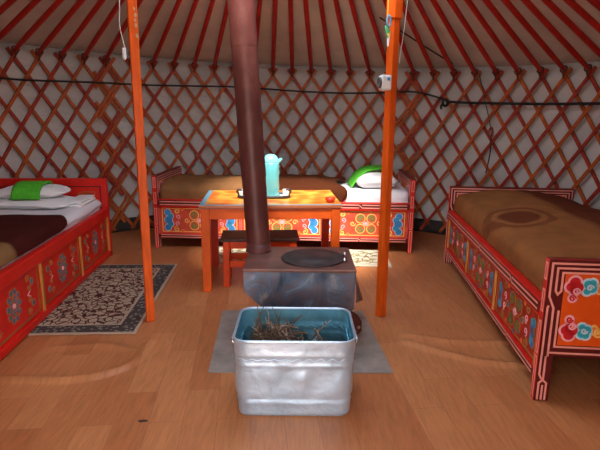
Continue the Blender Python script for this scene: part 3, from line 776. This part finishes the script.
# back bed ---------------------------------------------------------------------
BB, BR, BL, BW = (-1.30, 4.43), math.radians(-3), 2.285, .80
bed('bright ornate red bed standing across the back, behind the table', BB, BR, BL, BW, 'bright')
mattress('thick white mattress in the ornate bed behind the table', BB, BR, BL, BW, .515)
drape('bed_sheet', 'white sheet tucked over the right half of the back bed', 'sheet', BB, BR, 1.20, BL-.05, .05, BW-.05, .525, .42, 'sheet_white', .008, .008, 21)
drape('blanket', 'tan and dark brown blanket over the left part of the back bed', 'blanket', BB, BR, .06, 1.66, .046, BW-.046, .548, .435, 'blanket_back', .016, .022, 27,
      round_end=lambda s: .05*math.sin(s*9), crown=.03)
MK = TR(BB, BR)
pillow_obj('pillow', 'white pillow under a green towel at the right end of the back bed', MK @ Matrix.Translation((1.97, .33, .532)) @ Matrix.Rotation(math.radians(5), 4, 'Z'), .38, .42, .155, 'pillow_white', 31)
towel_obj('bright green towel draped over the pillow of the back bed', MK @ Matrix.Translation((1.97, .33, .532)) @ Matrix.Rotation(math.radians(95), 4, 'Z'), -.10, .20,
          [(-.14,.160),(-.02,.172),(.09,.152),(.155,.108),(.20,.045),(.22,.012)], .014, 4)

# ------------------------------------------------------------------ table, stool and what stands on them
TB = empty('painted_table', 'orange wooden table with painted top, behind the stove', 'table', (-.215, 3.645, 0), math.radians(4))
mb = MB(); mb.box((-.475,-.32,.58), (.475,.32,.605), 'table_top_paint', .004); mb.build('tabletop', TB)
for (x0, y0, x1, y1, nm) in ((-.41,-.305,.41,-.285,'apron'), (-.41,.265,.41,.285,'apron'), (-.455,-.25,-.435,.25,'apron'), (.435,-.25,.455,.25,'apron')):
    mb = MB(); mb.box((x0, y0, .505), (x1, y1, .58), 'table_orange', .003); mb.build(nm, TB)
for sx in (-1, 1):
    for sy in (-1, 1):
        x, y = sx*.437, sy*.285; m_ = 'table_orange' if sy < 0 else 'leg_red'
        mb = MB(); mb.box((x-.029, y-.027, 0), (x+.029, y+.027, .58), m_, .005); mb.build('leg', TB)
ST = empty('wooden_stool', 'low orange stool with dark top, half under the table', 'stool', (-.285, 3.545, 0), math.radians(4))
mb = MB(); mb.box((-.275,-.135,.328), (.275,.135,.352), 'stool_top', .006); mb.build('seat', ST)
for sx in (-1, 1):
    for sy in (-1, 1):
        x, y = sx*.235, sy*.10
        mb = MB(); mb.box((x-.022, y-.022, 0), (x+.022, y+.022, .328), 'stool_orange', .004); mb.build('leg', ST)
for y in (-.10, .10):
    mb = MB(); mb.box((-.213, y-.012, .275), (.213, y+.012, .328), 'stool_orange', .003); mb.build('apron', ST)
    mb = MB(); mb.box((-.213, y-.012, .14), (.213, y+.012, .185), 'stool_orange', .003); mb.build('stretcher', ST)
for x in (-.235, .235):
    mb = MB(); mb.box((x-.012, -.078, .275), (x+.012, .078, .328), 'stool_orange', .003); mb.build('apron', ST)
    mb = MB(); mb.box((x-.012, -.078, .14), (x+.012, .078, .185), 'stool_orange', .003); mb.build('stretcher', ST)

ty = empty('serving_tray', 'black edged tray with scroll handles under the teal thermos', 'tray', (-.262, 3.645, .605), math.radians(4))
def rr2(w, d, r, n=6):
    out = []
    for cx, cy, a0 in ((w/2-r, d/2-r, 0), (-w/2+r, d/2-r, PI/2), (-w/2+r, -d/2+r, PI), (w/2-r, -d/2+r, 1.5*PI)):
        for k in range(n+1): a = a0+PI/2*k/n; out.append((cx+r*math.cos(a), cy+r*math.sin(a)))
    return out
mb = MB(); mb.poly(rr2(.36,.17,.05), .0, .008, 'tray_white'); mb.tube([(x, y, .011) for x, y in rr2(.36,.17,.05)], .011, 'tray_black', 8, True); mb.build('dish', ty)
for sg in (-1, 1):
    mb = MB(); mb.box((sg*.155-.02, -.06, .008), (sg*.155+.02, .06, .05), 'tray_white', .006); mb.build('end_plate', ty)
    mb = MB(); pts = [V((sg*(.178+.026*math.cos(a)*(1-.1*i)), -.03, .040+.026*math.sin(a)*(1-.1*i))) for i, a in enumerate([PI*1.25-.75*k for k in range(8)])]
    mb.tube(smooth(pts, 3), .008, 'tray_black', 8); mb.build('handle', ty)
th = empty('thermos', 'teal metal thermos flask on the tray, right of the stovepipe', 'thermos', (-.212, 3.655, .614))
mb = MB(); mb.lathe([(.056,0),(.060,.006),(.060,.20),(.059,.225),(.057,.242)], 'thermos_teal', 36); mb.build('body', th)
mb = MB(); mb.lathe([(.057,.242),(.0575,.245),(.054,.262),(.045,.280),(.032,.292),(.014,.298)], 'thermos_pale', 36); mb.build('lid', th)
mb = MB(); mb.tube([(.045,-.01,.238), (.066,-.012,.256), (.078,-.013,.268)], [.016,.012,.009], 'thermos_teal', 10); mb.build('spout', th)
mb = MB(); mb.tube(smooth([V((-.055,.0,.225)), V((-.085,0,.215)), V((-.09,0,.15)), V((-.075,0,.09)), V((-.058,0,.085))], 4), .006, 'thermos_teal', 8); mb.build('handle', th)
mb = MB(); mb.box((.052,-.012,.200), (.066,.008,.232), 'plastic_grey', .003); mb.build('latch', th)
mb = MB(); mb.lathe([(.020,0),(.022,.004),(.034,.018),(.037,.032),(.034,.032),(.030,.020),(.016,.010)], 'bowl_red', 28)
tag(mb.build('bowl', None, (.205, 3.44, .605)), 'small dark red bowl at the right front corner of the table', 'bowl')

# ------------------------------------------------------------------ stove
SV = empty('wood_stove', 'blue grey sheet steel wood stove between the two posts', 'stove', (0, 2.73, 0))
y0, y1 = -.22, .22
prof = [(-.288,.405), (-.288,.295), (-.20,.215), (-.185,.115), (.185,.115), (.22,.15), (.288,.205), (.288,.405)]
n = len(prof); vs = []; fs = []; NY = 7
for j in range(NY):
    y = y0+(y1-y0)*j/(NY-1)
    for x, z in prof: vs.append((x, y, z))
for j in range(NY-1):
    for k in range(n): fs.append((j*n+k, j*n+(k+1) % n, (j+1)*n+(k+1) % n, (j+1)*n+k))
fs += [tuple(range(n)), tuple((NY-1)*n+k for k in range(n-1, -1, -1))]
mb = MB(); mb.add(vs, fs, 'stove_steel')
M = plane((0, y0, 0), (1,0,0), (0,0,1)); mb.ribbon([(.04,.125),(.04,.40)], .004, .003, 'stove_steel', M); mb.ribbon([(-.285,.398),(.285,.398)], .012, .004, 'stove_steel', M)
b_ = mb.build('body', SV)
mb = MB(); mb.box((-.293, y0-.008, .404), (.293, y1+.006, .420), 'stove_top_plate', .004); mb.build('top_plate', SV)
mb = MB(); mb.lathe([(.172,0),(.176,.004),(.172,.008),(.165,.006),(.10,.007),(.098,.009),(.02,.009)], 'black_iron', 48, (.073, -.015, .420)); lid = mb.build('cooking_lid', SV)
mb = MB(); mb.lathe([(.016,0),(.011,.006),(.010,.03),(.013,.036),(.012,.046),(.006,.049)], 'handle_steel', 18, (.243, -.085, .428)); mb.build('lid_handle', lid)
mb = MB(); mb.lathe([(.073,0),(.075,.004),(.073,.010),(.070,.012),(.069,.05),(.065,.05)], 'pipe_oxide', 36, (-.240, .135, .419)); mb.build('flue_collar', SV)
# loose side sheets flaring out at the back
for sg in (1, -1):
    q = [(sg*.291,-.21,.40), (sg*.291,.21,.40), (sg*.385,.19,.10), (sg*.300,-.21,.235)] if sg > 0 else [(sg*.291,-.20,.40), (sg*.291,.21,.40), (sg*.300,.20,.20), (sg*.292,-.20,.31)]
    vs = []; fs = []; K = 8
    for i in range(K+1):
        for j in range(K+1):
            s_, t_ = i/K, j/K
            vs.append(V(q[0]).lerp(V(q[1]), s_).lerp(V(q[3]).lerp(V(q[2]), s_), t_))
    for i in range(K):
        for j in range(K): a = i*(K+1)+j; fs.append((a, a+1, a+K+2, a+K+1))
    mb = MB(); mb.add(vs, fs, 'stove_steel', True); o = mb.build('side_sheet', SV); m = o.modifiers.new('t', 'SOLIDIFY'); m.thickness = .003; m.offset = 0
for sx in (-1, 1):
    for sy in (-1, 1):
        mb = MB(); mb.tube([(sx*.175, sy*.17, .125), (sx*.21, sy*.185, .06), (sx*.225, sy*.19, .007)], [.018,.015,.013], 'black_iron', 8); mb.lathe([(.026,0),(.026,.006),(.012,.009)], 'black_iron', 14, (sx*.225, sy*.19, .0035)); mb.build('leg', SV)
mb = MB(); M = plane((.30, -.12, .0), (.9,.436,0), (0,0,1))
mb.poly([(-.02,.04), (.025,.012), (.05,.03), (.048,.085), (.02,.13), (-.02,.16)], -.004, .004, 'pipe_oxide', M); mb.disc(.03, .055, .010, .005, 'handle_steel', M); mb.build('side_bracket', SV)
PP = empty('stovepipe', 'thick dark maroon stovepipe rising from the stove to the roof', 'pipe', (-.240, 2.865, .469))
B0 = V((0,0,0)); T0 = V((-.140, 0, 2.3))
seg = [(0,.40,.068), (.38,1.10,.070), (1.08,2.3,.0715)]
for a, b, r in seg:
    mb = MB(); p = B0.lerp(T0, a/2.3); q = B0.lerp(T0, b/2.3)
    mb.tube([p.lerp(q, k/6) for k in range(7)], r, 'pipe_oxide', 36); mb.build('pipe_segment', PP)
mb = MB(); mb.tube([B0.lerp(T0, .015), B0.lerp(T0, .022)], .067, 'pipe_oxide', 36); mb.build('joint_band', PP)

# floor sheet and rugs
mb = MB(); mb.poly([(-.43,2.205), (.452,2.215), (.395,2.98), (-.475,2.97)], .0005, .0035, 'sheet_metal')
o = mb.build('hearth_sheet'); tag(o, 'flat grey metal sheet on the floor under stove and tub', 'floor sheet')
mb = MB(); mb.box((-.46,-.65,.001), (.46,.65,.009), 'rug_dark', .003)
tag(mb.build('rug', None, (-1.40, 3.245, .0), (0,0,math.radians(3.2))), 'dark bordered beige patterned rug beside the left bed', 'rug')
mb = MB(); mb.box((-.76,-.25,.001), (.76,.25,.008), 'rug_pale', .003)
tag(mb.build('rug', None, (-.01, 4.19, .0), (0,0,math.radians(-3.))), 'pale cream patterned rug in front of the back bed', 'rug')

# ------------------------------------------------------------------ galvanised tub and its twigs
TU = empty('galvanised_tub', 'rectangular galvanised metal tub full of twigs in front of the stove', 'tub', (-.018, 2.02, .0))
TW, TD, TH = .500, .362, .334
def tub_shell(sgn):
    rows = []; zs = [0,.006,.02,.05,.058,.066,.075,.083,.091,.12,.16,.20,.215,.222,.229,.236,.243,.252,.262,.269,.276,.284,.30,.32,.334]
    bead = {.058:.003,.066:.005,.083:-.002,.222:.003,.229:.006,.236:.003,.269:.004,.276:.005,.284:.002}
    out = []
    for z in zs:
        t = z/TH; s = .95+.05*t; w = TW*s-.012+bead.get(z, 0)*.9-(0 if sgn > 0 else .006); d = TD*(.95+.05*t)-.012+bead.get(z, 0)*.9-(0 if sgn > 0 else .006)
        if z == 0: w -= .02; d -= .02
        ring = []
        base = rr2(w, d, .055, 8)
        # subdivide straight sides
        for i in range(len(base)):
            a = V((*base[i], 0)); b = V((*base[(i+1) % len(base)], 0)); m_ = max(1, int((b-a).length/.02))
            for k in range(m_): ring.append(a.lerp(b, k/m_))
        out.append((z, ring))
    n = min(len(r) for _, r in out)
    return out
def resample(ring, n):
    L = [0]
    for i in range(len(ring)): L.append(L[-1]+(ring[(i+1) % len(ring)]-ring[i]).length)
    tot = L[-1]; res = []; i = 0
    for k in range(n):
        s = tot*k/n
        while L[i+1] < s: i += 1
        t = (s-L[i])/max(1e-9, L[i+1]-L[i]); res.append(ring[i].lerp(ring[(i+1) % len(ring)], t))
    return res
NR_ = 110; mb = MB()
for sgn in (1, -1):
    vs = []; fs = []; rows = tub_shell(sgn)
    for z, ring in rows:
        for q in resample(ring, NR_):
            dn = (mn.noise(V((q.x*11, q.y*11, z*11)))*.009+mn.noise(V((q.x*26, q.y*26, z*26)))*.004) if .09 < z < .215 else 0
            nr = V((q.x, q.y, 0)).normalized(); vs.append((q.x+nr.x*dn, q.y+nr.y*dn, (z if sgn > 0 else max(z, .004))))
    for i in range(len(rows)-1):
        for k in range(NR_): fs.append((i*NR_+k, i*NR_+(k+1) % NR_, (i+1)*NR_+(k+1) % NR_, (i+1)*NR_+k))
    fs.append(tuple(range(NR_)))
    mb.add(vs, fs, 'galvanised' if sgn > 0 else 'zinc_sky_tint', True)  # inner shell carries the sky's blue reflection as colour
tb = mb.build('shell', TU)
mb = MB(); rim = resample([V((x, y, 0)) for x, y in rr2(TW-.012, TD-.012, .055, 8)], NR_); mb.tube([(q.x, q.y, TH) for q in rim], .006, 'galvanised', 8, True); mb.build('rim', TU)
mb = MB()                                      # wavy embossed line round the tub, inside and out
for off in (.0005, -.010):
    ringw = resample([V((x, y, 0)) for x, y in rr2(TW*.987-.012+off*2, TD*.987-.012+off*2, .055, 8)], 220)
    mb.tube([(q.x, q.y, .2545+.0055*math.sin(k*2*PI/220*34)+.0025*math.sin(k*.9)) for k, q in enumerate(ringw)], .0018, 'galvanised' if off > 0 else 'zinc_sky_tint', 6, True)
mb.build('embossed_line', TU)
for sg in (-1, 1):
    mb = MB(); x = sg*(TW/2-.002)
    mb.tube(smooth([V((x, -.055, .262)), V((x+sg*.012, -.052, .285)), V((x+sg*.012, 0, .297)), V((x+sg*.012, .052, .285)), V((x, .055, .262))], 5), .0045, 'handle_steel', 8)
    mb.box((x-.004, -.066, .250), (x+.005, -.044, .275), 'galvanised', .002); mb.box((x-.004, .044, .250), (x+.005, .066, .275), 'galvanised', .002); mb.build('handle', TU)
vs = []; fs = []; K = 30
for i in range(K+1):
    for j in range(K+1):
        x = -.19+.38*i/K; y = -.125+.25*j/K
        vs.append((x, y, .190+.035*mn.noise(V((x*9, y*9, 1)))+.016*mn.noise(V((x*45, y*45, 2)))+.06*max(0, min(1, (.06-x)/.14))))
for i in range(K):
    for j in range(K): a = i*(K+1)+j; fs.append((a, a+K+1, a+K+2, a+1))
N1 = (K+1)*(K+1); vs += [(v[0]*.98, v[1]*.98, .09) for v in vs]
fs += [tuple(N1+q for q in reversed(f)) for f in fs]
edge = [i*(K+1) for i in range(K+1)]+[K*(K+1)+j for j in range(1, K+1)]+[i*(K+1)+K for i in range(K-1, -1, -1)]+[j for j in range(K-1, 0, -1)]
fs += [(edge[i], edge[(i+1) % len(edge)], N1+edge[(i+1) % len(edge)], N1+edge[i]) for i in range(len(edge))]
mb = MB(); mb.add(vs, fs, 'litter', True); o = mb.build('bark_litter', None, (-.018, 2.02, 0))
tag(o, 'brown bark litter filling the bottom of the galvanised tub', 'kindling', kind='stuff')
def twig_mb(seed, L, r, mat):
    rnd = random.Random(seed); p = V((-L/2, 0, 0)); pts = [p.copy()]; N = 7
    for i in range(N): p = p+V((L/N, rnd.uniform(-1,1)*L*.03, rnd.uniform(-1,1)*L*.03)); pts.append(p.copy())
    mb = MB(); mb.tube(pts, [r*(1-.5*i/N) for i in range(N+1)], mat, 6)
    for k in (2, 4, 5):
        d = V((L*.12, rnd.uniform(-1,1)*L*.10, rnd.uniform(-.3,1)*L*.10)); mb.tube([pts[k], pts[k]+d*.6, pts[k]+d+V((0,0,.005))], [r*.6, r*.5, r*.3], mat, 5)
    return mb
kinds = [twig_mb(s, L, r, m).build('twig') for s, L, r, m in ((1,.16,.0035,'twig'), (2,.20,.0040,'twig'), (3,.12,.0030,'twig_pale'), (4,.18,.0030,'twig'), (5,.10,.0045,'twig_pale'))]
used = set(); rnd = random.Random(11)
TWG = 'dry twigs in the metal tub'
for k in range(84):
    src = k % 5; o = kinds[src]
    if src in used: o = o.copy(); COL.objects.link(o)
    used.add(src)
    left_ = rnd.random() < .72
    x = rnd.uniform(-.17, -.02) if left_ else rnd.uniform(-.02, .12); y = rnd.uniform(-.09, .10)
    up = rnd.random() < .22
    if up: o.rotation_euler = (0, -rnd.uniform(.8, 1.4), rnd.uniform(0, 6.28)); z = .27+rnd.uniform(0,.02)
    else: o.rotation_euler = (rnd.uniform(0,6), rnd.uniform(-.35,.35), rnd.uniform(0, 6.28)); z = (.245 if left_ else .215)+rnd.uniform(.0,.045)*(1.3 if left_ else .5)
    if k < 4: o.rotation_euler = (0, -(1.25, 1.4, 1.1, 1.3)[k], (.4, 2.6, 1.9, 3.5)[k]); x, y, z = (-.165, -.14, -.12, -.06)[k], (.06, .02, .08, .05)[k], .31
    Ls = (.16, .20, .12, .18, .10)[src]*.62
    hx, hy = (abs(math.cos(o.rotation_euler[2])*math.cos(o.rotation_euler[1]))*Ls+.012, abs(math.sin(o.rotation_euler[2])*math.cos(o.rotation_euler[1]))*Ls+.012)
    x = max(-.205+hx, min(.205-hx, x)); y = max(-.125+hy, min(.125-hy, y))
    o.location = (-.018+x, 2.02+y, z)
    tag(o, 'thin dry brown twig in the pile inside the galvanised tub', 'twig', TWG)

# ------------------------------------------------------------------ light
w = bpy.data.worlds.new('sky'); scn.world = w; w.use_nodes = True; nt = w.node_tree; nt.nodes.clear()
wo = nt.nodes.new('ShaderNodeOutputWorld'); bg = nt.nodes.new('ShaderNodeBackground'); nt.links.new(bg.outputs[0], wo.inputs[0])
tc = nt.nodes.new('ShaderNodeTexCoord'); sp = node(nt, 'ShaderNodeSeparateXYZ', {0: tc.outputs['Generated']})
nt.links.new(ramp(nt, math_n(nt, 'ADD', math_n(nt, 'MULTIPLY', sp.outputs[2], .5), .5), [(0, (.40,.32,.24)), (.47, (.50,.44,.36)), (.52, (1.18,1.18,1.18)), (.62, (1.1,1.1,1.1)), (.75, (.88,.94,1.0)), (1, (.66,.82,1.0))]), bg.inputs[0])
bg.inputs[1].default_value = 3.0
def portal(name, loc, rot, sx, sy):
    l = bpy.data.lights.new(name, 'AREA'); l.shape = 'RECTANGLE'; l.size = sx; l.size_y = sy; l.cycles.is_portal = True
    o = bpy.data.objects.new(name, l); COL.objects.link(o); o.location = loc; o.rotation_euler = rot; return o
portal('crown_portal', (CRX, CY, CRZ+.10), (0, 0, 0), 1.44, 1.44)
q = cyl(180, 0, R+.02); portal('door_portal', (q.x, q.y, .80), (-PI/2, 0, 0), .80, 1.56)
sl = bpy.data.lights.new('sun', 'SUN'); sl.energy = 5.0; sl.angle = math.radians(14); sl.color = (1,.95,.86)
so = bpy.data.objects.new('sun', sl); COL.objects.link(so)
d = V((.10, 1.25, -2.0)); so.rotation_euler = d.to_track_quat('-Z', 'Y').to_euler()

# ------------------------------------------------------------------ camera
cam = bpy.data.cameras.new('camera'); co = bpy.data.objects.new('camera', cam); COL.objects.link(co)
cam.sensor_width = 36; cam.lens = 510/600*36; cam.clip_start = .02
p_, r_ = math.radians(12.7), math.radians(.5)
F = V((0, math.cos(p_), -math.sin(p_))); U0 = V((0, math.sin(p_), math.cos(p_))); R0 = V((1,0,0))
Rv = R0*math.cos(r_)+U0*math.sin(r_); U = -R0*math.sin(r_)+U0*math.cos(r_)
co.matrix_world = Matrix(((Rv.x, U.x, -F.x, 0), (Rv.y, U.y, -F.y, 0), (Rv.z, U.z, -F.z, 1.22), (0,0,0,1)))
scn.camera = co
vs_ = scn.view_settings; vs_.view_transform = 'Standard'; vs_.look = 'None'; vs_.gamma = 1; vs_.use_curve_mapping = False
vs_.exposure = 1.62
scn.cycles.use_denoising = True; scn.cycles.max_bounces = 8; scn.cycles.diffuse_bounces = 5; scn.cycles.sample_clamp_indirect = 6
